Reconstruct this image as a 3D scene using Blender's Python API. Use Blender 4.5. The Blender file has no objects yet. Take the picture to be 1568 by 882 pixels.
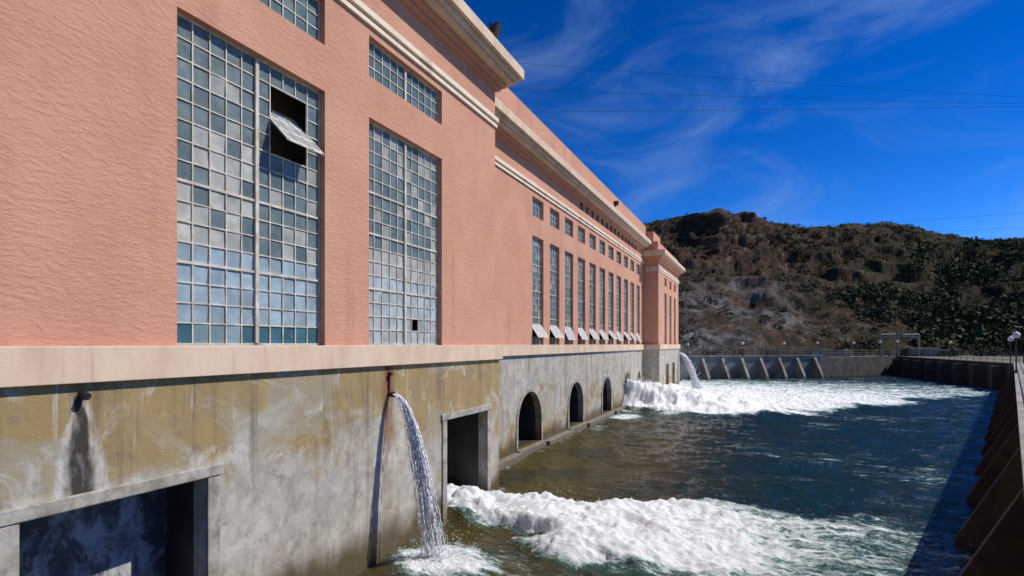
import bpy, math, random
import numpy as np
from mathutils import Vector
random.seed(7); rng=np.random.default_rng(5)
F=850.0; TH=math.atan(384/F); C=math.cos(TH); S=math.sin(TH); E=5.5
def W(xr,dep,z=0): return (dep*C+xr*S, dep*S-xr*C, z)
scn=bpy.context.scene
col=scn.collection
# ------------------------------------------------------------ helpers
def new_empty(name):
    o=bpy.data.objects.new(name,None); col.objects.link(o); return o
class MB:
    def __init__(s): s.v=[]; s.f=[]; s.m=[]
    def quad(s,a,b,c,d,m=0):
        n=len(s.v); s.v+= [a,b,c,d]; s.f.append((n,n+1,n+2,n+3)); s.m.append(m)
    def tri(s,a,b,c,m=0):
        n=len(s.v); s.v+=[a,b,c]; s.f.append((n,n+1,n+2)); s.m.append(m)
    def box(s,x0,x1,y0,y1,z0,z1,m=0):
        n=len(s.v)
        s.v+=[(x0,y0,z0),(x1,y0,z0),(x1,y1,z0),(x0,y1,z0),(x0,y0,z1),(x1,y0,z1),(x1,y1,z1),(x0,y1,z1)]
        for q in ((0,3,2,1),(4,5,6,7),(0,1,5,4),(1,2,6,5),(2,3,7,6),(3,0,4,7)):
            s.f.append(tuple(n+i for i in q)); s.m.append(m)
    def prism(s,poly_a,poly_b,m=0):
        n=len(s.v); k=len(poly_a); s.v+=list(poly_a)+list(poly_b)
        s.f.append(tuple(range(n+k-1,n-1,-1))); s.m.append(m)
        s.f.append(tuple(range(n+k,n+2*k))); s.m.append(m)
        for i in range(k):
            j=(i+1)%k; s.f.append((n+i,n+j,n+k+j,n+k+i)); s.m.append(m)
    def tube(s,p,q,r,m=0,k=8,r2=None):
        p=Vector(p); q=Vector(q); d=(q-p).normalized(); r2=r if r2 is None else r2
        a=d.orthogonal().normalized(); b=d.cross(a)
        A=[tuple(p+(a*math.cos(t)+b*math.sin(t))*r) for t in [2*math.pi*i/k for i in range(k)]]
        B=[tuple(q+(a*math.cos(t)+b*math.sin(t))*r2) for t in [2*math.pi*i/k for i in range(k)]]
        s.prism(A,B,m)
    def sphere(s,c,r,m=0,nu=12,nv=8):
        n=len(s.v)
        for j in range(nv+1):
            ph=math.pi*j/nv
            for i in range(nu):
                t=2*math.pi*i/nu
                s.v.append((c[0]+r*math.sin(ph)*math.cos(t),c[1]+r*math.sin(ph)*math.sin(t),c[2]+r*math.cos(ph)))
        for j in range(nv):
            for i in range(nu):
                k=(i+1)%nu
                s.f.append((n+j*nu+i,n+(j+1)*nu+i,n+(j+1)*nu+k,n+j*nu+k)); s.m.append(m)
    def obj(s,name,mats,parent=None,smooth=False,bevel=0):
        me=bpy.data.meshes.new(name); me.from_pydata(s.v,[],s.f)
        for m in mats: me.materials.append(m)
        me.polygons.foreach_set('material_index',s.m)
        if smooth: me.polygons.foreach_set('use_smooth',[True]*len(s.f))
        me.update()
        o=bpy.data.objects.new(name,me); col.objects.link(o)
        if parent: o.parent=parent
        if bevel:
            b=o.modifiers.new('bev','BEVEL'); b.width=bevel; b.segments=2; b.limit_method='ANGLE'
        return o
def vn(x,y,seed):
    xi=np.floor(x); yi=np.floor(y); fx=x-xi; fy=y-yi
    fx=fx*fx*(3-2*fx); fy=fy*fy*(3-2*fy)
    def h(a,b):
        t=np.sin(a*127.1+b*311.7+seed*17.3)*43758.5453
        return t-np.floor(t)
    return (h(xi,yi)*(1-fx)+h(xi+1,yi)*fx)*(1-fy)+(h(xi,yi+1)*(1-fx)+h(xi+1,yi+1)*fx)*fy
def fbm(x,y,o=4,seed=1):
    a=.5; t=0; n=0
    for i in range(o):
        t=t+a*vn(x,y,seed+i); n+=a; a*=.5
        x,y=(x*.8-y*.6)*2.03,(x*.6+y*.8)*2.03
    return t/n
def sstep(x,a,b):
    t=np.clip((x-a)/(b-a),0,1); return t*t*(3-2*t)
# ------------------------------------------------------------ materials
class NT:
    def __init__(s,name,rough=.8):
        s.mat=bpy.data.materials.new(name); s.mat.use_nodes=True
        s.t=s.mat.node_tree; s.b=s.t.nodes['Principled BSDF']; s.b.inputs['Roughness'].default_value=rough
        s.pos=s.n('ShaderNodeNewGeometry').outputs['Position']
    def n(s,typ,**k):
        x=s.t.nodes.new(typ)
        for a,b in k.items(): setattr(x,a,b)
        return x
    def L(s,a,b): s.t.links.new(a,b)
    def setv(s,inp,v):
        if hasattr(v,'is_output') : s.L(v,inp)
        else:
            if isinstance(v,tuple) and len(v)==3 and inp.type=='RGBA': v=v+(1,)
            inp.default_value=v
    def noise(s,scale=1,stretch=(1,1,1),detail=5,rough=.55,dist=0,vec=None):
        mp=s.n('ShaderNodeMapping'); mp.inputs['Scale'].default_value=stretch
        s.L(vec or s.pos,mp.inputs['Vector'])
        x=s.n('ShaderNodeTexNoise'); s.L(mp.outputs[0],x.inputs['Vector'])
        x.inputs['Scale'].default_value=scale; x.inputs['Detail'].default_value=detail
        x.inputs['Roughness'].default_value=rough; x.inputs['Distortion'].default_value=dist
        return x.outputs['Fac']
    def ramp(s,v,a,b,lo=0.,hi=1.):
        x=s.n('ShaderNodeMapRange',interpolation_type='SMOOTHSTEP'); s.setv(x.inputs['Value'],v)
        if a>b: a,b,lo,hi=b,a,hi,lo
        x.inputs['From Min'].default_value=a; x.inputs['From Max'].default_value=b
        x.inputs['To Min'].default_value=lo; x.inputs['To Max'].default_value=hi
        return x.outputs['Result']
    def math(s,op,a,b=0.):
        x=s.n('ShaderNodeMath',operation=op); s.setv(x.inputs[0],a); s.setv(x.inputs[1],b); return x.outputs[0]
    def mix(s,f,a,b,mode='MIX'):
        x=s.n('ShaderNodeMix',data_type='RGBA',blend_type=mode); s.setv(x.inputs['Factor'],f)
        s.setv(x.inputs[6],a); s.setv(x.inputs[7],b); return x.outputs[2]
    def sep(s):
        x=s.n('ShaderNodeSeparateXYZ'); s.L(s.pos,x.inputs[0]); return x.outputs
    def col(s,v): s.setv(s.b.inputs['Base Color'],v)
    def bump(s,h,strength=.5,dist=.02,prev=None):
        x=s.n('ShaderNodeBump'); x.inputs['Strength'].default_value=strength; x.inputs['Distance'].default_value=dist
        s.L(h,x.inputs['Height'])
        if prev: s.L(prev,x.inputs['Normal'])
        s.L(x.outputs[0],s.b.inputs['Normal']); return x.outputs[0]
def simple(name,c,c2=None,rough=.7,scale=3,metal=0,bump=.2,spec=None):
    m=NT(name,rough); c2=c2 or tuple(v*.75 for v in c)
    m.col(m.mix(m.ramp(m.noise(scale),.3,.7),c,c2)); m.b.inputs['Metallic'].default_value=metal
    if spec is not None: m.b.inputs['Specular IOR Level'].default_value=spec
    if bump: m.bump(m.noise(scale*8),bump,.01)
    return m.mat
# pink stucco
m=NT('pink_stucco',.9)
a=m.mix(m.ramp(m.noise(.45,detail=6),.3,.7),(.62,.315,.20),(.54,.262,.168))
a=m.mix(m.ramp(m.noise(1.2,(1,1,.12),5),.52,.8),a,(.46,.22,.145))
a=m.mix(m.ramp(m.noise(.9,(1,1,.6),8,.7),.55,.7,0,.4),a,(.66,.37,.25))
a=m.mix(m.ramp(m.noise(6,(1,1,1.6)),.55,.8,0,.35),a,(.68,.38,.265))
z=m.sep()['Z']
a=m.mix(m.math('MULTIPLY',m.ramp(z,5.45,5.9,.6,0),m.noise(3)),a,(.42,.19,.13))
m.col(a)
n1=m.noise(6,(1,1,2.4),4,.55,.6); n2=m.noise(30,(1,1,1.5),3)
pv=m.bump(m.ramp(n1,.38,.68),.38,.016); m.bump(n2,.35,.007,pv)
M_PINK=m.mat
m=NT('cream_trim',.8)
a=m.mix(m.ramp(m.noise(1.5,(1,1,.3)),.35,.7),(.72,.55,.40),(.60,.43,.29))
a=m.mix(m.ramp(m.noise(2.5,(2.5,1,.2),6),.55,.75,0,.5),a,(.40,.28,.19))
m.col(a); m.bump(m.noise(20),.3,.01); M_CREAM=m.mat
m=NT('pale_trim',.8)
m.col(m.mix(m.ramp(m.noise(2,(1,1,.3)),.45,.8),(.80,.69,.54),(.50,.40,.29))); m.bump(m.noise(20),.3,.01); M_PALE=m.mat
# stained concrete
def concrete(name,near):
    m=NT(name,.85); o=m.sep(); X,Z=o['X'],o['Z']
    big=m.noise(.5,(1,1,1.1),8,.66,.8)
    grey=m.mix(m.ramp(m.noise(2.4,detail=8,rough=.7),.35,.7),(.49,.45,.375),(.31,.285,.235))
    och=m.mix(m.noise(1.7,(1,1,.5)),(.42,.30,.13),(.24,.165,.07))
    if near:
        fz=m.math('ADD',m.ramp(Z,1.8,4.9,-.12,.15),m.ramp(X,12.2,14,0,.10))
        fz=m.math('ADD',fz,m.ramp(X,7.5,4,0,.05))
    else: fz=m.ramp(Z,.5,5,.06,-.10)
    k=m.ramp(m.math('ADD',big,fz),.46,.64)
    a=m.mix(k,grey,och)
    a=m.mix(m.ramp(m.noise(1.1,(1,1,.8),8,.7,.8),.53,.64,0,.7),a,(.58,.55,.48))
    st=m.ramp(m.noise(1.0,(3,3,.16),6,.65),.50,.68,0,.75)
    a=m.mix(m.math('MULTIPLY',st,m.ramp(Z,1.0,4.8,.35,1)),a,(.15,.11,.065))
    a=m.mix(m.ramp(m.noise(1.6,(1,1,1.2),9,.75),.54,.66,0,.5),a,(.17,.15,.115))
    a=m.mix(m.ramp(m.noise(1.3,(2.6,2.6,.2),7,.7),.58,.70,0,.55),a,(.60,.58,.52))
    vo=m.n('ShaderNodeTexVoronoi',distance='CHEBYCHEV'); vo.inputs['Scale'].default_value=.9
    mp=m.n('ShaderNodeMapping'); mp.inputs['Scale'].default_value=(1,.2,1.3); m.L(m.pos,mp.inputs[0]); m.L(mp.outputs[0],vo.inputs['Vector'])
    sp=m.n('ShaderNodeSeparateColor'); m.L(vo.outputs['Color'],sp.inputs[0])
    a=m.mix(m.ramp(sp.outputs[0],.80,.83,0,.3),a,(.34,.35,.33))
    if near:
        dx=m.math('ABSOLUTE',m.math('SUBTRACT',m.math('ADD',X,m.math('MULTIPLY',m.math('SUBTRACT',m.noise(4,(1,1,.35)),.5),.30)),4.68))
        wd=m.ramp(Z,3.0,4.8,.36,.10)
        core=m.ramp(m.math('DIVIDE',dx,wd),.35,.80,1,0)
        edge=m.ramp(m.math('DIVIDE',dx,wd),.95,1.5,1,0)
        below=m.ramp(Z,4.72,4.82,1,0)
        br=m.ramp(m.noise(6,(1,1,.3),7,.75),.35,.65)
        a=m.mix(m.math('MULTIPLY',edge,m.math('MULTIPLY',below,m.math('MULTIPLY',br,.8))),a,(.60,.58,.55))
        cb=m.ramp(m.noise(7,(1.5,1,.5),7,.75),.30,.52,.55,1)
        a=m.mix(m.math('MULTIPLY',m.math('MULTIPLY',core,cb),m.math('MULTIPLY',below,.97)),a,(.030,.024,.018))
        dx=m.math('ABSOLUTE',m.math('SUBTRACT',X,11.78))
        ru=m.math('MULTIPLY',m.ramp(dx,.05,.35,1,0),m.ramp(Z,1,4.7,.2,1))
        a=m.mix(m.math('MULTIPLY',ru,m.ramp(m.noise(4,(1,1,.3)),.3,.6)),a,(.20,.06,.02))
        a=m.mix(m.math('MULTIPLY',m.ramp(dx,.02,.06,1,0),m.ramp(Z,4.1,4.3,0,1)),a,(.12,.03,.015))
    wet=m.ramp(m.math('ADD',Z,m.math('MULTIPLY',m.noise(1.3,(1,1,.3)),-1.5)),-.3,.5,1,0)
    a=m.mix(m.math('MULTIPLY',wet,.9),a,(.085,.055,.018))
    m.col(a); m.setv(m.b.inputs['Roughness'],m.ramp(wet,0,1,.88,.4))
    pv=m.bump(m.noise(3.5,detail=7,rough=.7),.6,.03); m.bump(m.noise(30,detail=4),.5,.008,pv)
    return m.mat
M_CONC=concrete('stained_concrete_near',True); M_CONC2=concrete('stained_concrete_far',False)
m=NT('grey_concrete_surround',.85)
a=m.mix(m.ramp(m.noise(2.5,detail=8,rough=.7),.35,.65),(.46,.43,.37),(.24,.21,.16))
a=m.mix(m.ramp(m.sep()['Z'],.1,.7,.8,0),a,(.10,.075,.035))
m.col(a); m.bump(m.noise(12,detail=6,rough=.7),.6,.015); M_SURR=m.mat
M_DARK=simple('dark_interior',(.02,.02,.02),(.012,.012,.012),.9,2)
M_TUN=simple('tunnel_shade_lining',(.055,.05,.042),(.025,.022,.018),.5,1.5,bump=.6)  # deep reveals coloured dark to stand in for the shade inside the tunnels
M_INT=simple('interior_wall_paint',(.42,.36,.28),(.28,.23,.18),.9,.8)
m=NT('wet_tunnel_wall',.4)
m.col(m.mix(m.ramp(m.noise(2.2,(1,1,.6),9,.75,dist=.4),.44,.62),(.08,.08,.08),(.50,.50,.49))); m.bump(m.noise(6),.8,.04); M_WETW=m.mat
M_STEEL=simple('cream_painted_steel',(.70,.64,.53),(.45,.38,.28),.55,5)
M_RUST=simple('rusty_steel',(.12,.05,.025),(.05,.03,.02),.7,9)
M_BLACK=simple('dark_metal',(.03,.03,.032),None,.45,5)
M_WIRE=simple('cable',(.05,.06,.08),None,1,5,bump=0,spec=0)
m=NT('window_panes',.22)
at=m.n('ShaderNodeAttribute',attribute_name='tint')
g=m.ramp(m.noise(3.0,detail=6,rough=.65),.35,.7,.75,1.1)
cc=m.n('ShaderNodeVectorMath',operation='SCALE'); m.L(at.outputs['Color'],cc.inputs[0]); m.L(g,cc.inputs['Scale'])
m.col(m.mix(m.ramp(m.noise(9,detail=5),.6,.75,0,.35),cc.outputs[0],(.36,.34,.28)))
m.setv(m.b.inputs['Roughness'],m.ramp(m.noise(5),.3,.7,.22,.45)); m.bump(m.noise(2.5),.12,.02)
m.b.inputs['Specular IOR Level'].default_value=.42
M_GLASS=m.mat
# water
m=NT('river_water',.10)
o=m.sep(); fo=m.n('ShaderNodeAttribute',attribute_name='foam').outputs['Fac']
shal=m.math('MULTIPLY',m.ramp(o['Y'],-1,8,0,1),m.ramp(o['X'],30,52,1,0))
shal=m.math('MULTIPLY',shal,m.ramp(m.noise(.35,detail=4),.3,.6,.35,1))
wc=m.mix(m.noise(.25),(.003,.014,.014),(.008,.028,.025))
wc=m.mix(shal,wc,(.075,.056,.017))
mid=m.ramp(fo,.25,.75,0,.7)
wc=m.mix(mid,wc,(.05,.125,.105))
m.col(wc); m.b.inputs['IOR'].default_value=1.33; m.b.inputs['Specular IOR Level'].default_value=.29
pv=m.bump(m.noise(1.3,(1.6,.9,1),5,.62,.6),.75,.28); m.bump(m.noise(6,(1.5,1,1),5,.65,.5),.6,.05,pv)
foam=m.n('ShaderNodeBsdfPrincipled'); foam.inputs['Roughness'].default_value=.65
fn1=m.noise(2.2,(1.7,.6,1),10,.75,1.2); fn2=m.noise(.55,(2.0,.5,1),8,.68,1.4); fn3=m.noise(11,(1.3,.7,1),7,.8,.8)
tot=m.math('ADD',fo,m.math('MULTIPLY',m.math('SUBTRACT',fn1,.5),1.8))
tot=m.math('ADD',tot,m.math('MULTIPLY',m.math('SUBTRACT',fn2,.5),1.5))
tot=m.math('ADD',tot,m.math('MULTIPLY',m.math('SUBTRACT',fn3,.5),1.1))
mask=m.ramp(tot,.45,.88)
fc_=m.mix(m.ramp(tot,.6,1.1),(.55,.67,.64),(.92,.93,.92)); m.L(fc_,foam.inputs['Base Color'])
bb=m.n('ShaderNodeBump'); bb.inputs['Strength'].default_value=.8; bb.inputs['Distance'].default_value=.12; m.L(fn1,bb.inputs['Height'])
b2=m.n('ShaderNodeBump'); b2.inputs['Strength'].default_value=.8; b2.inputs['Distance'].default_value=.04; m.L(fn3,b2.inputs['Height']); m.L(bb.outputs[0],b2.inputs['Normal'])
m.L(b2.outputs[0],foam.inputs['Normal'])
ms=m.n('ShaderNodeMixShader'); m.L(mask,ms.inputs[0]); m.L(m.b.outputs[0],ms.inputs[1]); m.L(foam.outputs[0],ms.inputs[2])
m.L(ms.outputs[0],m.t.nodes['Material Output'].inputs['Surface']); M_WATER=m.mat
m=NT('white_water_spray',.5); m.col((.88,.9,.92)); m.b.inputs['Transmission Weight'].default_value=.15; m.b.inputs['IOR'].default_value=1.33
m.bump(m.noise(14,(1,1,.4)),.8,.03); M_SPRAY=m.mat
# ------------------------------------------------------------ powerhouse
PH=new_empty('powerhouse_building')
def wall(mb,D,x0,x1,z0,z1,ops,m=0,deepmat=None):
    """ops: (a,b,c,d,kind,depth)"""
    xs=sorted({x0,x1,*[o[0] for o in ops],*[o[1] for o in ops]}); zs=sorted({z0,z1,*[o[2] for o in ops],*[o[3] for o in ops]})
    for i in range(len(xs)-1):
        for j in range(len(zs)-1):
            cx=(xs[i]+xs[i+1])/2; cz=(zs[j]+zs[j+1])/2
            if any(o[0]<cx<o[1] and o[2]<cz<o[3] for o in ops): continue
            mb.quad((xs[i],D,zs[j]),(xs[i+1],D,zs[j]),(xs[i+1],D,zs[j+1]),(xs[i],D,zs[j+1]),m)
    for a,b,c,d,kind,dp in ops:
        segs=[(D,D+dp,m)] if (deepmat is None or dp<=.5) else [(D,D+.32,m),(D+.32,D+dp,deepmat)]
        for Ya,Y,mm in segs:
            if kind=='rect':
                mb.quad((a,Ya,d),(b,Ya,d),(b,Y,d),(a,Y,d),mm); sp=d
            else:
                r=(b-a)/2; cx=(a+b)/2; sp=d-r; N=20; P=[(cx-r*math.cos(math.pi*i/N),sp+r*math.sin(math.pi*i/N)) for i in range(N+1)]
                for p,q in zip(P,P[1:]):
                    if Ya==D: mb.quad((p[0],D,p[1]),(q[0],D,q[1]),(q[0],D,d),(p[0],D,d),mm)
                    mb.quad((p[0],Ya,p[1]),(q[0],Ya,q[1]),(q[0],Y,q[1]),(p[0],Y,p[1]),mm)
            mb.quad((a,Ya,c),(a,Ya,sp),(a,Y,sp),(a,Y,c),mm); mb.quad((b,Ya,c),(b,Ya,sp),(b,Y,sp),(b,Y,c),mm)
            mb.quad((a,Ya,c),(b,Ya,c),(b,Y,c),(a,Y,c),mm)
BT=5.47  # band top
walls=MB()
RD=.24
def wins(ss,w): return [(a,a+w,BT,11.17,'rect',RD) for a in ss]+[(a,a+w,12.2,13.22,'rect',RD) for a in ss]
near_s=[-4.0,6.17,11.15]; WN=3.45
far_s=[26.7+2.6*i for i in range(11)]; WF=1.6
pav_s=[59.6,63.0,66.4]; WP=1.5
D1,D2,D3=8.95,10.9,9.4
wall(walls,D1,-16,18.3,BT,E+9.3,wins(near_s,WN))
vents=[(35.0+1.3*i,35.0+1.3*i+.6,14.35,14.8,'rect',.3) for i in range(14)]
wall(walls,D2,18.3,56,BT,E+9.3,wins(far_s,WF)+vents)
pw=[(a,a+WP,BT,10.9,'rect',RD) for a in pav_s]+[(a,a+WP,11.6,12.5,'rect',RD) for a in pav_s]
wall(walls,D3,56,70.2,BT,E+8.3,pw)
def side(mb,X,y0,y1,z0,z1,m=0): mb.quad((X,y0,z0),(X,y1,z0),(X,y1,z1),(X,y0,z1),m)
side(walls,18.3,D1,D2,BT,E+9.3); side(walls,56,D3,D2+.0,BT,E+9.3); side(walls,70.2,D3,30,BT,E+9.3); side(walls,-16,D1,30,-1,E+9.3)
walls.quad((-16,30,-1),(70.2,30,-1),(70.2,30,16),(-16,30,16))
walls.box(-16,18.3,D1+.05,D1+.45,E+9.9,E+11.2); walls.box(18.31,56,D2-.25,D2+.2,E+9.9,E+11.75); walls.box(56.02,70.2,D3+.05,D3+.5,E+8.9,E+10.2)
walls.box(56.02,60,D3+.5,D3+3,E+8.9,E+11.2)
walls.box(17.9,18.29,D1+.46,29,E+9.9,E+11.2)
walls.obj('pink_walls',[M_PINK],PH)
inn=MB()
for a,b,c,d,k,dp in vents: inn.quad((a,D2+.29,c),(b,D2+.29,c),(b,D2+.29,d),(a,D2+.29,d))
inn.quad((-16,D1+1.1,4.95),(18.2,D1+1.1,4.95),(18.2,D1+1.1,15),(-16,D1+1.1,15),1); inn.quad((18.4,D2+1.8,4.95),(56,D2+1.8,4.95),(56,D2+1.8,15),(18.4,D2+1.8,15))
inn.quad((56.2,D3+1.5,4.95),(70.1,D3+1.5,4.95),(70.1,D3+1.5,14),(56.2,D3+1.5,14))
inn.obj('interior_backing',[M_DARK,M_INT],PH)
roof=MB(); roof.box(-16,70.1,D2+.3,29.9,E+9.6,E+9.8); roof.box(-15.9,17.8,D1+.5,D2+.3,E+9.6,E+9.8); roof.box(56.5,70,D3+.55,D2+.3,E+8.8,E+8.95)
roof.obj('roof',[simple('roof_gravel',(.3,.29,.27))],PH)
trim=MB()
def wrap(mb,D,x0,x1,z0,z1,p,left=False,right=False,m=0,back=.3):
    mb.box(x0-(p if left else 0),x1+(p if right else 0),D-p,D+back if not(left or right) else D+2.0,z0,z1,m)
wrap(trim,D1,-16,18.3,4.95,BT,.22,right=True)
trim.box(18.53,56,D2-.18,D2-.001,4.95,BT-.004)
trim.box(55.8,70.4,D3-.2,D3+1.28,4.97,BT-.002)
def mould(D,x0,x1,zb,l,r):
    trim.box(x0-(.07 if l else 0),x1+(.07 if r else 0),D-.07,D-.001 if not(l or r) else D+1.2,zb,zb+.12,1)
    trim.box(x0-(.11 if l else 0),x1+(.11 if r else 0),D-.11,D-.001 if not(l or r) else D+1.21,zb+.2,zb+.36,1)
mould(D1,-16,18.3,E+7.93,0,1); mould(D2,18.45,56,E+8.0,0,0); mould(D3,56,70.2,E+7.3,1,1)
def cornice(D,x0,x1,zb,l,r,k=1.0):
    prof=[(0,.14,.16),(.14,.3,.30),(.3,.42,.55),(.42,.58,.66),(.58,.95,.82)]
    for a,b,p in prof:
        p*=k
        trim.box(x0-(p if l else 0),x1+(p if r else 0),D-p,D+1.6,zb+a,zb+b,0 if p>.5 else 2)
cornice(D1,-16,18.3,E+9.3,0,1); cornice(D2,18.31,56,E+9.3,0,0); cornice(D3,56,70.2,E+8.3,1,1,.9)
trim.obj('band_mouldings_cornice',[M_CREAM,M_PALE,M_PINK],PH,bevel=.012)
base=MB()
DB1,DB2,DB3=8.84,10.86,9.3
tops=E-2.32
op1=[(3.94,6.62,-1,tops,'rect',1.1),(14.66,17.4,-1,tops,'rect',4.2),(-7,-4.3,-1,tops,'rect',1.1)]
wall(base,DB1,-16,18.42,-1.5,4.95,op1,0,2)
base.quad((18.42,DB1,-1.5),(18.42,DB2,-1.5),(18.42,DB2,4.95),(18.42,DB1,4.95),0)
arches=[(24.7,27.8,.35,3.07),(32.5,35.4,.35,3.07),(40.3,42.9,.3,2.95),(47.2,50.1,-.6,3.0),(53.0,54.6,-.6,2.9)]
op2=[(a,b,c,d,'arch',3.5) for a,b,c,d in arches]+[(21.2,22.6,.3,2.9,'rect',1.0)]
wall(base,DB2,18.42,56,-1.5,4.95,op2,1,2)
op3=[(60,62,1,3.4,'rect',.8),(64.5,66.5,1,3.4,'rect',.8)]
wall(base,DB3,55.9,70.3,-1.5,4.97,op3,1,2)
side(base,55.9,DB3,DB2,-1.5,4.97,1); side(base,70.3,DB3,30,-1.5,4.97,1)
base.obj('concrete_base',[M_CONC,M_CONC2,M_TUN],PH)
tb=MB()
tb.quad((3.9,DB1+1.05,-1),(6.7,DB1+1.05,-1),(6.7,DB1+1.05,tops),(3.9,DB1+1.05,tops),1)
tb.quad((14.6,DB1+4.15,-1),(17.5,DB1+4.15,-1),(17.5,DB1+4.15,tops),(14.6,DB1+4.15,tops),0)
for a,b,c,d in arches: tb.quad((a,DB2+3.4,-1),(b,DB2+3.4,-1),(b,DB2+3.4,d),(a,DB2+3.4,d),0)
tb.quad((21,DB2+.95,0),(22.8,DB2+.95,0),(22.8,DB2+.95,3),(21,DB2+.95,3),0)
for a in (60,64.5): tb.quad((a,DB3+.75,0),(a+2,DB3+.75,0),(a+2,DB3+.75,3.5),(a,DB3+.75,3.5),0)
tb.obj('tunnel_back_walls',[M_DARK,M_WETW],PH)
sr=MB()
for a,b in ((3.94,6.62),(14.66,17.4),(-7,-4.3)):
    sr.box(a-.3,b+.3,DB1-.07,DB1-.001,tops,tops+.2); sr.box(a-.25,a-.0,DB1-.05,DB1-.001,-1.4,tops-.002); sr.box(b,b+.25,DB1-.05,DB1-.001,-1.4,tops-.002)
for a,b,c,d in arches[:4]:
    r=(b-a)/2; cx=(a+b)/2; sp=d-r; N=20; w=.22
    pr=[(a,c)]+[(cx-r*math.cos(math.pi*i/N),sp+r*math.sin(math.pi*i/N)) for i in range(N+1)]+[(b,c)]
    po=[(a-w,c)]+[(cx-(r+w)*math.cos(math.pi*i/N),sp+(r+w)*math.sin(math.pi*i/N)) for i in range(N+1)]+[(b+w,c)]
    for i in range(len(pr)-1):
        A=[(pr[i][0],DB2-.05,pr[i][1]),(pr[i+1][0],DB2-.05,pr[i+1][1]),(po[i+1][0],DB2-.05,po[i+1][1]),(po[i][0],DB2-.05,po[i][1])]
        sr.prism(A,[(p[0],DB2-.001,p[2]) for p in A])
prev=18.45
for a,b,c,d in arches:
    sr.box(prev,a-.25,DB2-.42,DB2-.001,-1.4,.28); prev=b+.25
for a,b,c,d in arches[:3]: sr.box(a-.249,b+.249,DB2-.25,DB2-.002,-1.4,c-.01)
sr.box(18.0,18.75,DB1-.1,DB1+1,-1.4,.15)
sr.obj('surrounds_and_plinths',[M_SURR],PH,bevel=.02)
# windows
fr=MB(); PV=[];PF=[];PC=[]
def pane(x0,x1,y,z0,z1,c):
    n=len(PV); t=random.gauss(0,.004); u=random.gauss(0,.004)
    PV.extend([(x0,y+t,z0),(x1,y-t+u,z0),(x1,y-t-u,z1),(x0,y+t-u,z1)]); PF.append((n,n+1,n+2,n+3)); PC.append(c)
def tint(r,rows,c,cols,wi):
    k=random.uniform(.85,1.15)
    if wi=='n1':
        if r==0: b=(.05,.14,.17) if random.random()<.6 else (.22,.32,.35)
        elif r<=4: b=(.33,.42,.455)  # bluish reflection on the lower rows put into the pane colour
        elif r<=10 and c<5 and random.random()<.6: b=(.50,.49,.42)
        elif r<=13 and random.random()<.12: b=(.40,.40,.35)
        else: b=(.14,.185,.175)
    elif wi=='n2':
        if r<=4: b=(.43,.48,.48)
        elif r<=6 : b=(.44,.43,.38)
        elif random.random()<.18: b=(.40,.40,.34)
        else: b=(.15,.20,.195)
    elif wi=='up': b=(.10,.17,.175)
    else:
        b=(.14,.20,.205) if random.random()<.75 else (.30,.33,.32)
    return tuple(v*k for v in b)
def window(D,a,b,z0,z1,cols,rows,wi,skip=(),mull=True,maj=()):
    y=D+.17
    fr.box(a,a+.05,y-.03,y+.05,z0,z1); fr.box(b-.05,b,y-.03,y+.05,z0,z1)
    fr.box(a+.05,b-.05,y-.03,y+.05,z0,z0+.05); fr.box(a+.05,b-.05,y-.03,y+.05,z1-.05,z1)
    A,B,Z0,Z1=a+.05,b-.05,z0+.05,z1-.05
    dx=(B-A)/cols; dz=(Z1-Z0)/rows
    for i in range(1,cols):
        w=.04 if (mull and i*2==cols) else .012
        x=A+i*dx
        segs=[]; zz=Z0
        for r in range(rows+1):
            if r==rows or ((i-1,r) in skip and (i,r) in skip):
                top=Z0+r*dz
                if top>zz: segs.append((zz,top))
                zz=Z0+(r+1)*dz
        for p,q in segs: fr.box(x-w,x+w,y-.025-(w>.02)*.03,y+.012,p,q)
    for r in range(1,rows):
        zc=Z0+r*dz; w=.024 if r in maj else .012
        xx=A
        for c in range(cols+1):
            if c==cols or ((c,r-1) in skip and (c,r) in skip):
                if A+c*dx>xx: fr.box(xx,A+c*dx,y-.021-(w>.02)*.012,y+.010,zc-w,zc+w)
                xx=A+(c+1)*dx
    for c in range(cols):
        for r in range(rows):
            if (c,r) in skip: continue
            pane(A+c*dx,A+(c+1)*dx,y+.0,Z0+r*dz,Z0+(r+1)*dz,tint(r,rows,c,cols,wi))
    return A,dx,Z0,dz,y
def sash(x0,x1,yp,zp,out,inn,rise_o,rise_i,cols,c):
    def P(x,t,o=0): return (x,yp-out+(out+inn)*t,zp-rise_o+(rise_o+rise_i)*t+o)
    for t0,t1 in ((0,.05),(.32,.35),(.65,.68),(.95,1)):
        fr.prism([P(x0,t0),P(x1,t0),P(x1,t1),P(x0,t1)],[P(x0,t0,.03),P(x1,t0,.03),P(x1,t1,.03),P(x0,t1,.03)])
    for i in range(cols+1):
        x=x0+(x1-x0)*i/cols; w=.025 if i in(0,cols) else .012
        fr.prism([P(x-w,0,-.002),P(x+w,0,-.002),P(x+w,1,-.002),P(x-w,1,-.002)],[P(x-w,0,.034),P(x+w,0,.034),P(x+w,1,.034),P(x-w,1,.034)])
    n=len(PV); PV.extend([P(x0,0,.015),P(x1,0,.015),P(x1,1,.015),P(x0,1,.015)]); PF.append((n,n+1,n+2,n+3)); PC.append(c)
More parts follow.
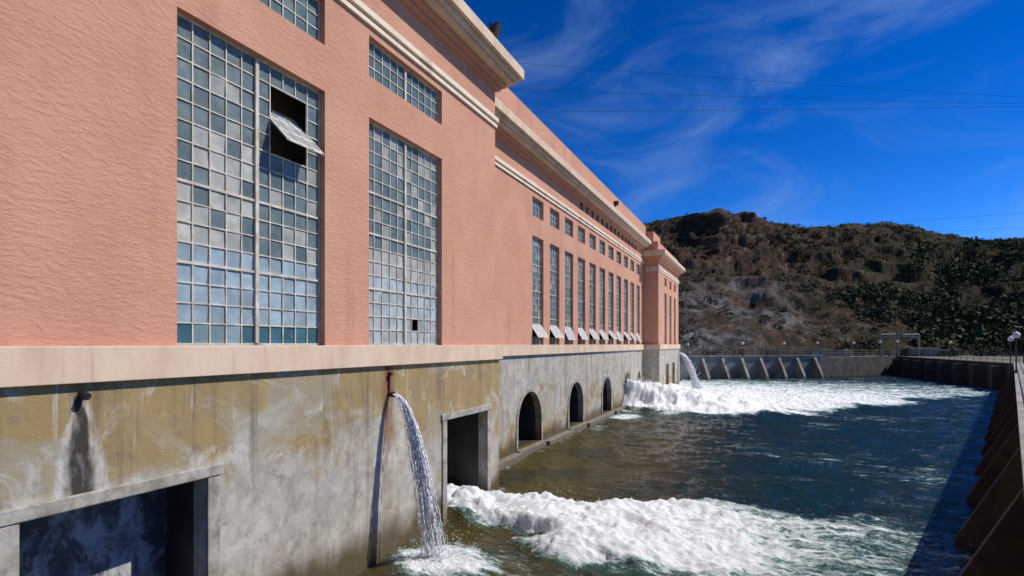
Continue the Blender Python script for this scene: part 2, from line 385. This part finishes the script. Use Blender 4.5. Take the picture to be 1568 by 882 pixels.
for a in near_s:
    if a<0: window(D1,a,a+WN,BT,11.17,10,16,'n1',maj=(8,)); window(D1,a,a+WN,12.2,13.22,10,3,'up'); continue
    if a<10:
        sk={(c,r) for c in (6,7,8) for r in (11,12,13,14)}
        A,dx,Z0,dz,y=window(D1,a,a+WN,BT,11.17,10,16,'n1',sk,maj=(4,8))
        sash(A+6*dx+.02,A+9*dx-.02,y,Z0+13.0*dz,.50,.38,.50,.38,3,(.40,.43,.42))
    else:
        A,dx,Z0,dz,y=window(D1,a,a+WN,BT,11.17,10,16,'n2',{(6,1)},maj=(4,8,11))
    window(D1,a,a+WN,12.2,13.22,10,3,'up')
for i,a in enumerate(far_s):
    A,dx,Z0,dz,y=window(D2,a,a+WF,BT,11.17,4,16,'far',{(c,r) for c in range(4) for r in (1,2)} ,mull=False,maj=(4,8,12))
    kk=random.uniform(.65,1.0)
    sash(A,A+4*dx,y-.02,Z0+3*dz-.02,.55*kk,0,.66/kk**.5,0,4,(.62,.63,.60))
    window(D2,a,a+WF,12.2,13.22,4,3,'up',mull=False)
for a in pav_s:
    window(D3,a,a+WP,BT,10.9,4,14,'far',mull=False,maj=(4,8)); window(D3,a,a+WP,11.6,12.5,4,3,'up',mull=False)
fr.obj('window_frames',[M_STEEL],PH)
me=bpy.data.meshes.new('window_panes'); me.from_pydata(PV,[],PF); me.materials.append(M_GLASS)
ca=me.color_attributes.new('tint','FLOAT_COLOR','CORNER'); buf=[]
for c in PC: buf+= [c[0],c[1],c[2],1]*4
ca.data.foreach_set('color',buf)
o=bpy.data.objects.new('window_panes',me); col.objects.link(o); o.parent=PH
def flood(name,x,y,z):
    mb=MB(); mb.box(x-.03,x+.03,y-.03,y+.03,z,z+.25); mb.box(x-.22,x-.19,y-.04,y+.04,z+.22,z+.55); mb.box(x+.19,x+.22,y-.04,y+.04,z+.22,z+.55); mb.box(x-.22,x+.22,y-.04,y+.04,z+.2,z+.23)
    mb.prism([(x-.18,y-.2,z+.22),(x+.18,y-.2,z+.22),(x+.18,y-.28,z+.55),(x-.18,y-.28,z+.55)],[(x-.1,y+.1,z+.32),(x+.1,y+.1,z+.32),(x+.1,y+.08,z+.55),(x-.1,y+.08,z+.55)])
    mb.obj(name,[M_BLACK])
flood('floodlight',16.9,8.35,E+10.25); flood('floodlight.001',41.5,10.2,E+10.25)
mb=MB(); mb.tube((4.68,8.86,4.79),(4.68,8.70,4.76),.055,k=14); mb.tube((4.68,8.701,4.76),(4.68,8.69,4.758),.04,k=12); mb.obj('drain_pipe',[M_BLACK],smooth=False)
mb=MB(); mb.tube((11.8,8.86,4.22),(11.8,8.66,4.2),.075,k=14); mb.tube((11.8,8.82,4.25),(11.8,8.82,4.72),.03,k=10); mb.tube((11.8,8.85,4.74),(11.8,8.72,4.74),.05,k=10); mb.obj('drain_pipe.001',[M_RUST])
# ------------------------------------------------------------ water jets
def jet(name,p0,out,fall,strands,r0,spread,drops,dirv=(0,-1)):
    mb=MB()
    for s in range(strands):
        ox=random.gauss(0,spread); oy=random.gauss(0,spread); k=random.uniform(.80,1.06)
        t=random.uniform(0,.5)*(s%2); end=min(1,t+random.uniform(.35,.9)) if s%2 else 1
        prev=None; wx=wy=0
        while t<end:
            q=t*t
            w=.3+.9*t; wx+=random.gauss(0,.010)*(t+.1); wy+=random.gauss(0,.010)*(t+.1)
            pos=Vector((p0[0]+dirv[0]*out*t*k+ox*w+wx, p0[1]+dirv[1]*out*t*k+oy*w+wy, p0[2]-fall*q))
            rr=r0*random.uniform(.35,1.25)*(1-.4*t)
            if prev and random.random()>.30*t: mb.tube(prev[0],pos,prev[1],k=5,r2=rr)
            prev=(pos,rr); t+=.022+.012*random.random()
    for i in range(drops):
        t=random.random()**.6
        c=Vector((p0[0]+dirv[0]*out*t*random.uniform(.85,1.1)+random.gauss(0,spread*1.7)*t,p0[1]+dirv[1]*out*t*random.uniform(.8,1.12)+random.gauss(0,spread*2)*t,p0[2]-fall*t*t+random.gauss(0,.03)))
        r=random.uniform(.004,.016)*(r0/.026); mb.sphere(c,r,nu=5,nv=3)
    mb.obj(name,[M_SPRAY],smooth=True)
jet('water_jet',(11.8,8.66,4.2),1.35,4.2,70,.022,.08,2200)
jet('water_jet.001',(69.5,9.2,4.4),2.2,4.4,40,.09,.22,400)
# ------------------------------------------------------------ water surface
gx=4*np.exp(.0052*np.arange(0,665)); gx=gx[gx<127]
gy=np.concatenate([np.arange(14.5,-12,-.07),np.arange(-12,-44,-.2)])
X,Y=np.meshgrid(gx,gy,indexing='ij')
nz=fbm(X*.35,Y*.25,4,3); nq=fbm(X*.9,Y*.45,4,13)
w=1.45+.28*np.clip(8.8-Y,0,14); w=np.minimum(w,5.0)
cx=16.0+.02*(8.8-Y)
aA=np.abs(X-cx+(nz-.5)*4.5+(nq-.5)*2.2)/w
fA=(1-sstep(aA,.3,1.25))*sstep(Y,-17,-7)*(.44+.78*sstep(Y,-6,5))
fA=fA*np.where(Y>12.5,.6,1)
xl=np.interp(-Y,[-11,-1,7,23,40],[46.3,45.2,53,75,94])
fB=sstep(X-xl+(nz-.5)*10+(nq-.5)*4,-3,5)*(1-sstep(X,82,106)*.65)
dist=np.sqrt((X-50)**2+(Y-9)**2)
fB=fB*(1.12-.50*sstep(dist,12,42)-.15*sstep(dist,42,74))
fB=np.where(Y>11,fB*.3,fB)
fC=(1-sstep(np.sqrt((X-11.9)**2+((Y-7.2)*.8)**2),.35,1.9))*1.0
dw=np.where(X<18.4,8.84,10.44)-Y
fD=(1-sstep(dw,0,.9))*.36
fE=(1-sstep(np.sqrt(((X-36)/1.5)**2+(Y-10)**2),.2,1.6))*.5+(1-sstep(np.sqrt(((X-42)/1.5)**2+((Y-9.6)/1.3)**2),.3,1.7))*.9
bg=.08+.26*sstep(nz,.48,.72)
bg=bg*np.where((Y>2)&(X>19)&(X<44),.45,1)
foamv=np.maximum.reduce([fA,fB,fC,fD,fE,bg])
foamv=np.where((X<8)&(Y>8.3),.05,foamv)
cr=1-np.abs(2*fbm(X*.75,Y*.55,5,21)-1); cr2=1-np.abs(2*fbm(X*2.6,Y*1.5,4,33)-1); cr3=1-np.abs(2*fbm(X*6.5,Y*4.5,3,37)-1)
Z=.24*(fbm(X*.45,Y*.3,4,40)-.5)+.22*(fbm(X*1.4,Y*1.0,4,44)-.5)
ff=np.maximum(fA,fB)
Z=Z+ff*(.34*(cr-.7)+.20*(cr2-.7)+.13*(cr3-.6)) + fC*(.18*cr2+.1*cr3)
Z=Z+fA*.36*np.exp(-((Y-5.6)/3.4)**2)*(1-np.clip(aA,0,1)**2)+ (1-sstep(np.abs(X-16.05),.9,1.6))*sstep(Y,7.5,9)*.4
pxc=48.65; wpl=1.6+.42*np.clip(10.8-Y,0,14)
pl=np.exp(-((X-pxc-.15*(10.8-Y))/wpl)**2*1.3)*(1-sstep(10.8-Y,.5,14.0))
pl=np.where(Y>10.9,pl*np.where(np.abs(X-48.65)<1.4,.8,0),pl)
Z=Z+pl*(2.1+.9*(cr-.7)+.35*(cr2-.7)); foamv=np.maximum(foamv,sstep(pl,.03,.2)*1.7)
nX,nY=X.shape
V=np.stack([X,Y,Z],-1).reshape(-1,3)
i=np.arange(nX-1)[:,None]*nY+np.arange(nY-1)[None,:]
Fc=np.stack([i,i+1,i+nY+1,i+nY],-1).reshape(-1,4)
def np_mesh(name,V,Fc,mat,smooth=True,attr=None):
    me=bpy.data.meshes.new(name); k=Fc.shape[1]
    me.vertices.add(len(V)); me.vertices.foreach_set('co',V.astype(np.float32).ravel())
    me.loops.add(Fc.size); me.loops.foreach_set('vertex_index',Fc.astype(np.int32).ravel())
    me.polygons.add(len(Fc)); me.polygons.foreach_set('loop_start',np.arange(0,Fc.size,k,dtype=np.int32))
    me.polygons.foreach_set('use_smooth',np.full(len(Fc),smooth))
    me.update(calc_edges=True); me.validate()
    if attr is not None:
        at=me.attributes.new(attr[0],'FLOAT','POINT'); at.data.foreach_set('value',attr[1].astype(np.float32).ravel())
    me.materials.append(mat)
    o=bpy.data.objects.new(name,me); col.objects.link(o); return o
np_mesh('river_water',V,Fc[:,::-1],M_WATER,True,('foam',foamv))
mb=MB(); mb.quad((-900,-900,-1.2),(900,-900,-1.2),(900,900,-1.2),(-900,900,-1.2))
mb.obj('riverbed_ground',[simple('river_bed',(.03,.05,.045),None,.3,.1)])
mb=MB(); mb.quad((-60,-60,-.3),(3.99,-60,-.3),(3.99,DB1,-.3),(-60,DB1,-.3)); mb.obj('river_water_upstream',[M_WATER])
def droplets(name,n,fn,r0,r1):
    mb=MB()
    for _ in range(n):
        c=fn(); r=random.uniform(r0,r1)
        k=len(mb.v); x,y,z=c
        mb.v+=[(x+r,y,z),(x-r,y,z),(x,y+r,z),(x,y-r,z),(x,y,z+r),(x,y,z-r)]
        for q in ((0,2,4),(2,1,4),(1,3,4),(3,0,4),(2,0,5),(1,2,5),(3,1,5),(0,3,5)): mb.f.append(tuple(k+i for i in q)); mb.m.append(0)
    mb.obj(name,[M_SPRAY],smooth=True)
def fa():
    y=8.6-abs(random.gauss(0,6)); wv=1.3+.25*(8.8-y); return (16.1+random.gauss(0,wv*.5),y,.15+abs(random.gauss(0,.2)))
def fb():
    t=random.random()**1.5*9; return (48.7+.15*t+random.gauss(0,.9+.2*t),10.6-t,max(.2,2.6*(1-t/12)*random.uniform(.6,1.05)))
def fc(): return (11.9+random.gauss(0,.45),7.3+random.gauss(0,.4),.05+abs(random.gauss(0,.28)))
droplets('water_spray',2600,fa,.005,.015); droplets('water_spray.001',1800,fb,.015,.045); droplets('water_spray.002',1300,fc,.006,.018)
# ------------------------------------------------------------ basin walls
M_BW=simple('basin_concrete',(.33,.31,.26),(.17,.155,.13),.85,.6,bump=.5)
M_BRN=simple('brown_concrete',(.075,.05,.032),(.038,.027,.019),.85,1.2,bump=.6)
def segwall(mb,p,q,th,z0,z1,m=0):
    P=Vector((p[0],p[1])); Q=Vector((q[0],q[1])); d=(Q-P).normalized(); n=Vector((-d.y,d.x))*th
    a=[(P.x,P.y),(Q.x,Q.y),(Q.x+n.x,Q.y+n.y),(P.x+n.x,P.y+n.y)]
    mb.prism([(x,y,z0) for x,y in a],[(x,y,z1) for x,y in a],m)
A0=W(19.5,70); A1=W(26,86); A2=W(52,93); A3=W(70,101); A4=W(57.2,63)
fw=MB()
segwall(fw,A0,A1,.6,-1.5,3.4); segwall(fw,A1,A2,.6,-1.5,3.5); segwall(fw,A2,A3,.6,-1.5,3.3,1)
def cap(p,q,z,o=-.15,th=.9):
    P=Vector(p[:2]);Q=Vector(q[:2]);d=(Q-P).normalized();n=Vector((-d.y,d.x))
    segwall(fw,P+n*o,Q+n*o,th,z,z+.25)
cap(A1,A2,3.5)
P=Vector(A1[:2]);Q=Vector(A2[:2]);d=(Q-P).normalized();n=Vector((-d.y,d.x))
inward=-n if n.dot(-P)<0 else n
for k in range(7):
    b=P+(Q-P)*((k+1.1)/7.6)
    h=d*.22
    def tri(o):
        c=b+o
        return [(c.x,c.y,-1.5),((c+inward*2.2).x,(c+inward*2.2).y,-1.5),((c+inward*1.9).x,(c+inward*1.9).y,.4),((c+inward*.3).x,(c+inward*.3).y,3.3),(c.x,c.y,3.3)]
    fw.prism(tri(-h),tri(h))
fw.obj('far_basin_wall',[M_BW,simple('dark_stained_concrete',(.14,.125,.10),(.07,.06,.05),.85,.8,bump=.5)])
dk=MB(); segwall(dk,A3,A4,.8,-1.5,3.3)
for k in range(8):
    b=Vector(A3[:2])+(Vector(A4[:2])-Vector(A3[:2]))*((k+.5)/8)
    dk.box(b.x-.3,b.x+.9,b.y-.3,b.y+1.2,-1,2.9)
dk.obj('side_basin_wall',[M_BRN])
rw=MB()
R0=Vector(W(.44-.9*8,-8)[:2]); R1=Vector(A4[:2]); d=(R1-R0).normalized(); nL=Vector((-d.y,d.x))
segwall(rw,R1,R0,.6,-1.5,3.2)
P=W(12.3,15.2)
dd=(Vector(P[:2])-R0).dot(d)
k=-2
while dd+k*5.6<(R1-R0).length-2:
    b=R0+d*(dd+k*5.6); k+=1
    if b.length<6: continue
    h=d*.18
    def poly(o):
        c=b+o; f=c+nL*1.5
        return [(c.x,c.y,-1.5),(f.x,f.y,-1.5),(f.x,f.y,.15),(c.x+nL.x*.15,c.y+nL.y*.15,2.9),(c.x,c.y,2.9)]
    rw.prism(poly(-h),poly(h))
for zz in (.9,2.0):
    segwall(rw,R1+nL*.12,R0+nL*.12,.12,zz,zz+.22)
segwall(rw,R1+nL*.2,R0+nL*.2,1.1,3.2,3.4,1)
rw.obj('river_retaining_wall',[M_BRN,M_BW])
gz=3.14
inner=[W(8,72),A0,A1,A2,A3,A4,tuple(R0-nL*.3),W(-8,-70)]
outer=[W(-300,300),W(-100,500),W(26,500),W(150,500),W(500,500),W(500,100),W(500,-50),W(400,-200)]
gm=MB()
for k in range(len(inner)-1):
    a_,b_,c_,d_=inner[k],inner[k+1],outer[k+1],outer[k]
    gm.quad((a_[0],a_[1],gz),(b_[0],b_[1],gz),(c_[0],c_[1],gz),(d_[0],d_[1],gz))
a_,b_,c_=W(8,72),W(-300,300),W(-300,72); gm.tri((a_[0],a_[1],gz),(b_[0],b_[1],gz),(c_[0],c_[1],gz))
m=NT('ground_dirt',.95); m.col(m.mix(m.noise(.15),(.16,.13,.09),(.10,.10,.06))); m.bump(m.noise(1.5),.4,.1)
gm.obj('ground',[m.mat])
# ------------------------------------------------------------ railings, lamps, gate
def rail(name,p,q,z,h=1.05,step=2.0,mat=M_BLACK,n=3):
    mb=MB(); P=Vector((p[0],p[1],z)); Q=Vector((q[0],q[1],z)); L=(Q-P).length; k=int(L/step)
    for i in range(k+1):
        c=P+(Q-P)*i/k; mb.tube(c,c+Vector((0,0,h)),.035,k=6)
    for j in range(n):
        o=Vector((0,0,h*(j+1)/n)); mb.tube(P+o,Q+o,.025,k=6)
    mb.obj(name,[mat])
M_GRN=simple('green_painted_metal',(.06,.10,.07),None,.6,4)
rail('railing',W(26,86.6),W(52,93.6),3.75,1.2,1.6,M_GRN,4)
rail('railing.001',W(52,93.6),W(70.5,101.6),3.3,1.1,1.8,M_BLACK)
rail('railing.002',W(70.5,101.6),W(58,63.5),3.3,1.1,1.8,M_BLACK)
rail('railing.003',W(19.8,71),W(25.9,86.6),3.4,1.1,1.6,M_GRN)
a=R1-nL*.6; b=R0+d*12-nL*.6
rail('railing.004',(a.x,a.y),(b.x,b.y),3.4,1.0,2.2,M_BLACK,2)
M_GLOBE=simple('white_globe_glass',(.8,.78,.72),None,.3,2,bump=0)
def lamp(name,xr,dep,zb,zt,r=.25):
    x,y,_=W(xr,dep); mb=MB()
    mb.tube((x,y,zb),(x,y,zb+.35),.12,k=10,r2=.07); mb.tube((x,y,zb+.35),(x,y,zt-r),.05,k=8); mb.tube((x,y,zt-r-.1),(x,y,zt-r*.8),.07,k=10,r2=.14)
    mb.sphere((x,y,zt),r,1); mb.tube((x,y,zt+r*.9),(x,y,zt+r*1.15),.08,k=8,r2=.02); mb.obj(name,[M_BLACK,M_GLOBE],smooth=False)
ls=[(36.4,87.6,3.4,5.6),(61,92,3.3,5.8),(47,96,3.3,5.6),(36.6,40.3,3.3,6.15),(48.5,54,3.3,6.0),(64,104,3.3,5.7),(55,100,3.3,5.7),(68,98,3.3,5.9),(31,98,3.3,5.4),(75,95,3.3,5.8)]
for i,l in enumerate(ls): lamp('street_lamp' if i==0 else 'street_lamp.%03d'%i,*l)
g=MB()
a=Vector(W(68.5,97+6)); b=Vector(W(75.5,97+6))
for c in (a,a.lerp(b,.45),b): g.tube((c.x,c.y,3.2),(c.x,c.y,7.3),.16,k=8)
for zz in (7.3,6.9): g.tube((a.x,a.y,zz),(b.x,b.y,zz),.14,k=8)
g.tube((a.x,a.y,6.2),(a.lerp(b,.2).x,a.lerp(b,.2).y,7.2),.08); g.tube((b.x,b.y,6.2),(b.lerp(a,.2).x,b.lerp(a,.2).y,7.2),.08)
m0=a.lerp(b,.5); g.box(m0.x-.5,m0.x+.5,m0.y-.4,m0.y+.4,7.35,7.9)
g.obj('gate_hoist_gantry',[simple('weathered_steel',(.30,.27,.22),None,.6,3)])
sl=MB()
for xr,dp,w,h in ((58,104,3,1.2),(63,107,4,.9),(80,108,5,1.4),(88,112,4,1.0)):
    x,y,_=W(xr,dp); sl.box(x,x+w,y-w/2,y+w/2,3.2,3.2+h); sl.box(x-.15,x+w+.15,y-w/2-.15,y+w/2+.15,3.2+h,3.35+h)
sl.obj('sluice_housing',[M_BW],bevel=.04)
# ------------------------------------------------------------ hills
rx=[600,900,985,1020,1060,1085,1100,1130,1180,1230,1300,1360,1410,1450,1500,1568,1700,2000,2500,3200]
ry=[420,375,345,340,334,323,319,331,342,349,343,341,349,360,369,366,352,380,400,430]
us=np.concatenate([np.linspace(-250,150,60),np.linspace(152,830,480),np.linspace(835,2400,150)]); ts=np.concatenate([np.linspace(0,1,260),np.linspace(1.01,1.6,30)])
U,T=np.meshgrid(us,ts,indexing='ij')
yr=np.interp(us+784,rx,ry)[:,None]
dR=(np.interp(us,[-250,200,320,520,700,900,2400],[240,235,250,285,330,360,300]))[:,None]
d0=113+.0*U
dep=d0+(dR-d0)*T
Hr=(527-yr)/850*dR
xr=U/F*dep
g0=.72*T+.28*T**.85
prof=np.where(T<=1,g0,1-(T-1)*1.1)
nb=fbm(xr*.018+3,dep*.018,5,51); rid=1-np.abs(2*fbm(xr*.03+dep*.012,dep*.03,5,61)-1); fine=fbm(xr*.22,dep*.22,4,71)
env=np.clip(T*(1.02-T)*4,0,1)
H=-2.6+(Hr+2.6)*prof+env*((nb-.5)*26+(rid-.75)*11)+(fine-.5)*3.0*np.clip(T*6,0,1)
ledge=fbm(xr*.05+dep*.02,H*.35,4,81); H=H+env*(ledge-.5)*6
crag=1-np.abs(2*fbm(xr*.14+H*.1,dep*.05+H*.25,4,85)-1); H=H+env*(crag-.7)*1.6
PX=dep*C+xr*S; PY=dep*S-xr*C
V=np.stack([PX,PY,H+E],-1).reshape(-1,3); nX,nY=U.shape
i=np.arange(nX-1)[:,None]*nY+np.arange(nY-1)[None,:]; Fc=np.stack([i,i+nY,i+nY+1,i+1],-1).reshape(-1,4)
green=sstep(U+(nb-.5)*300,360,660)
m=NT('rocky_hillside',.95)
gr=m.n('ShaderNodeAttribute',attribute_name='green').outputs['Fac']; o_=m.sep()
mpv=m.n('ShaderNodeMapping'); mpv.inputs['Rotation'].default_value=(.5,.45,.3); m.L(m.pos,mpv.inputs[0])
a=m.mix(m.ramp(m.noise(.05,detail=8,rough=.65),.38,.62),(.125,.074,.046),(.062,.042,.028))
a=m.mix(m.ramp(m.noise(.13,(1,1,4.5),9,.75,.8,vec=mpv.outputs[0]),.53,.62,0,.8),a,(.27,.195,.14))
a=m.mix(m.ramp(m.noise(.2,(1,1,5),9,.75,.5,vec=mpv.outputs[0]),.52,.61,0,.82),a,(.025,.018,.013))
lowg=m.math('MULTIPLY',m.ramp(m.math('ADD',o_['Z'],m.math('MULTIPLY',m.noise(.05),24.)),22,42,1,0),m.ramp(gr,.05,.5,1,0))
gy_=m.mix(m.ramp(m.noise(.16,(1,1,1.8),10,.78,1,vec=mpv.outputs[0]),.42,.62),(.06,.057,.058),(.34,.325,.315))
a=m.mix(m.math('MULTIPLY',lowg,m.ramp(m.noise(.04),.36,.52)),a,gy_)
vg=m.ramp(m.math('ADD',m.noise(.3,detail=8,rough=.75),m.math('MULTIPLY',gr,.13)),.52,.62,0,.88)
a=m.mix(vg,a,m.mix(m.noise(.6),(.022,.028,.012),(.055,.052,.024)))
m.col(a); m.b.inputs['Specular IOR Level'].default_value=.1
pv=m.bump(m.noise(.25,(1,1,2),9,.75,vec=mpv.outputs[0]),.95,2.4); m.bump(m.noise(1.3,(1,1,1.5),6,.75),.8,.6,pv)
hill=np_mesh('hill',V,Fc,m.mat,True,('green',green))
Vg=V.reshape(nX,nY,3)
def clumps(name,pts,sizes,nleaf,cols_,leaf=.33):
    n=len(pts)
    base=rng.normal(size=(n,nleaf,3)); base/=np.linalg.norm(base,axis=2,keepdims=True)
    rad=rng.uniform(.35,1.0,(n,nleaf,1))**.5*rng.uniform(.75,1.15,(n,nleaf,1))
    lob=1+.35*np.sin(base[:,:,0:1]*5+rng.uniform(0,6,(n,1,1)))*np.cos(base[:,:,1:2]*4+rng.uniform(0,6,(n,1,1)))
    c=base*rad*lob*np.array([1,1,.72])*sizes[:,None,None]; c[:,:,2]+=sizes[:,None]*.5
    c=c+pts[:,None,:]
    a=rng.normal(size=(n,nleaf,3)); b=rng.normal(size=(n,nleaf,3))
    a/=np.linalg.norm(a,axis=2,keepdims=True); b/=np.linalg.norm(b,axis=2,keepdims=True)
    L=sizes[:,None,None]*leaf
    tri=np.stack([c+a*L,c-a*L*.6+b*L*.6,c-b*L*.9],2).reshape(-1,3)
    return np_mesh(name,tri,np.arange(len(tri)).reshape(-1,3),cols_,False)
def leafmat(name,a,b,c):
    m=NT(name,.8); m.col(m.mix(m.ramp(m.noise(.35,detail=3),.35,.65),m.mix(m.noise(2),a,b),c)); m.b.inputs['Specular IOR Level'].default_value=.2; return m.mat
def pick(n,wfn):
    out=[]
    while len(out)<n:
        iu=rng.integers(0,nX,n*4); it=rng.integers(2,262,n*4)
        pr=wfn(us[iu],ts[it],iu,it); k=rng.random(n*4)<pr
        out+=list(Vg[iu[k],it[k]]+rng.normal(size=(k.sum(),3))*np.array([.5,.5,.0]))
    return np.array(out[:n])
dens=fbm(xr*.035,dep*.05,4,91)
p=pick(5200,lambda u,t,iu,it:(.14+.86*sstep(u,300,660))*np.clip((dens[iu,it]-.34)*4,0.10,1)*np.where(t<.15,.6,1))
clumps('hillside_shrubs',p-np.array([0,0,.2]),rng.uniform(.4,1.4,len(p)),34,leafmat('shrub_leaves',(.034,.045,.017),(.066,.066,.028),(.020,.028,.011)))
p=pick(360,lambda u,t,iu,it:sstep(u,480,740)*np.clip((.75-t)*2,0,1)*np.clip((dens[iu,it]-.36)*5,0.1,1))
clumps('distant_trees',p,rng.uniform(1.6,4.2,len(p)),150,leafmat('tree_leaves',(.032,.050,.017),(.06,.075,.028),(.016,.024,.01)),.2)
q=[W(rng.uniform(28,130),rng.uniform(106,122),3.2) for _ in range(160)]
q=np.array(q); clumps('bank_bushes',q,rng.uniform(.5,1.5,len(q)),50,leafmat('bush_leaves',(.03,.045,.015),(.07,.08,.03),(.02,.03,.01)),.26)
# ------------------------------------------------------------ power lines & pylon
def wire(name,a,b,sag,r):
    cu=bpy.data.curves.new(name,'CURVE'); cu.dimensions='3D'; cu.bevel_depth=r; sp=cu.splines.new('POLY'); N=40; sp.points.add(N)
    A=Vector(a);B=Vector(b)
    for i in range(N+1):
        t=i/N; p=A.lerp(B,t); sp.points[i].co=(p.x,p.y,p.z-sag*4*t*(1-t),1)
    cu.materials.append(M_WIRE); o=bpy.data.objects.new(name,cu); col.objects.link(o)
def ip(x,y,dep): return W((x-784)/F*dep,dep,E+(527-y)/F*dep)
wire('power_line',ip(560,78,52),ip(1900,165,74),.5,.015); wire('power_line.001',ip(560,128,52),ip(1900,164,74),.35,.015); wire('power_line.002',ip(560,174,52),ip(1900,158,74),.1,.015)
wire('power_line.003',ip(1230,345,300),ip(1800,302,220),2,.04); wire('power_line.004',ip(1300,357,310),ip(1800,328,220),2,.04); wire('power_line.005',ip(1380,376,320),ip(1800,352,220),2,.04)
py=MB(); b=Vector(ip(560,120,52)); bx,by=b.x,b.y
for sx in(-1,1):
    for sy in(-1,1): py.tube((bx+sx*2,by+sy*2,3.2),(bx+sx*.3,by+sy*.3,36),.12,k=6)
for zz in range(4,34,4):
    w0=2-1.7*(zz-3.2)/32.8; w1=2-1.7*(zz+4-3.2)/32.8
    for sx in(-1,1): py.tube((bx+sx*w0,by-w0,zz),(bx+sx*w1,by+w1,zz+4),.06,k=5); py.tube((bx-w0,by+sx*w0,zz),(bx+w1,by+sx*w1,zz+4),.06,k=5)
for zz in (b.z+2.5,b.z,b.z-2.8): py.tube((bx-2.5,by,zz),(bx+2.5,by,zz),.1,k=6)
py.obj('transmission_tower',[M_BLACK])
# ------------------------------------------------------------ world, sun, camera
el=math.radians(48); sd=Vector((math.cos(el)*.5,-math.cos(el)*.866,math.sin(el)))
wd=bpy.data.worlds.new('World'); scn.world=wd; wd.use_nodes=True; t=wd.node_tree
bg=t.nodes['Background']; bg.inputs['Strength'].default_value=.10
sk=t.nodes.new('ShaderNodeTexSky'); sk.sky_type='NISHITA'; sk.sun_disc=False; sk.sun_elevation=el; sk.sun_rotation=math.radians(150)
sk.air_density=1.0; sk.dust_density=.1; sk.ozone_density=6.0; sk.altitude=2500
gm_=t.nodes.new('ShaderNodeGamma'); gm_.inputs['Gamma'].default_value=1.42
hs=t.nodes.new('ShaderNodeHueSaturation'); hs.inputs['Hue'].default_value=.507; hs.inputs['Saturation'].default_value=1.15; hs.inputs['Value'].default_value=.66
t.links.new(sk.outputs[0],gm_.inputs['Color']); t.links.new(gm_.outputs[0],hs.inputs['Color'])
tc=t.nodes.new('ShaderNodeTexCoord'); mp=t.nodes.new('ShaderNodeMapping'); mp.inputs['Scale'].default_value=(1.2,2.2,5.5); mp.inputs['Rotation'].default_value=(.25,.2,.4)
t.links.new(tc.outputs['Generated'],mp.inputs[0])
nn=t.nodes.new('ShaderNodeTexNoise'); nn.inputs['Scale'].default_value=1.5; nn.inputs['Detail'].default_value=9; nn.inputs['Roughness'].default_value=.6; nn.inputs['Distortion'].default_value=.9
t.links.new(mp.outputs[0],nn.inputs['Vector'])
mr=t.nodes.new('ShaderNodeMapRange'); mr.interpolation_type='SMOOTHSTEP'; mr.inputs['From Min'].default_value=.40; mr.inputs['From Max'].default_value=.90; mr.inputs['To Max'].default_value=.45
t.links.new(nn.outputs['Fac'],mr.inputs['Value'])
mx=t.nodes.new('ShaderNodeMix'); mx.data_type='RGBA'; t.links.new(mr.outputs[0],mx.inputs['Factor']); t.links.new(hs.outputs[0],mx.inputs[6]); mx.inputs[7].default_value=(3.2,4.6,7.2,1)
t.links.new(mx.outputs[2],bg.inputs['Color'])
sun=bpy.data.lights.new('sun','SUN'); sun.energy=4.6; sun.angle=math.radians(.5); sun.color=(1,.95,.88)
so=bpy.data.objects.new('sun',sun); col.objects.link(so); so.rotation_euler=(-sd).to_track_quat('-Z','Y').to_euler()
cam=bpy.data.cameras.new('camera'); co=bpy.data.objects.new('camera',cam); col.objects.link(co)
cam.sensor_width=36; cam.lens=F/1568*36; cam.shift_y=86/1568; cam.clip_start=.05; cam.clip_end=3000
co.location=(0,0,E); co.rotation_euler=Vector((C,S,0)).to_track_quat('-Z','Y').to_euler()
scn.camera=co
scn.view_settings.view_transform='Standard'; scn.view_settings.look='None'; scn.view_settings.exposure=0
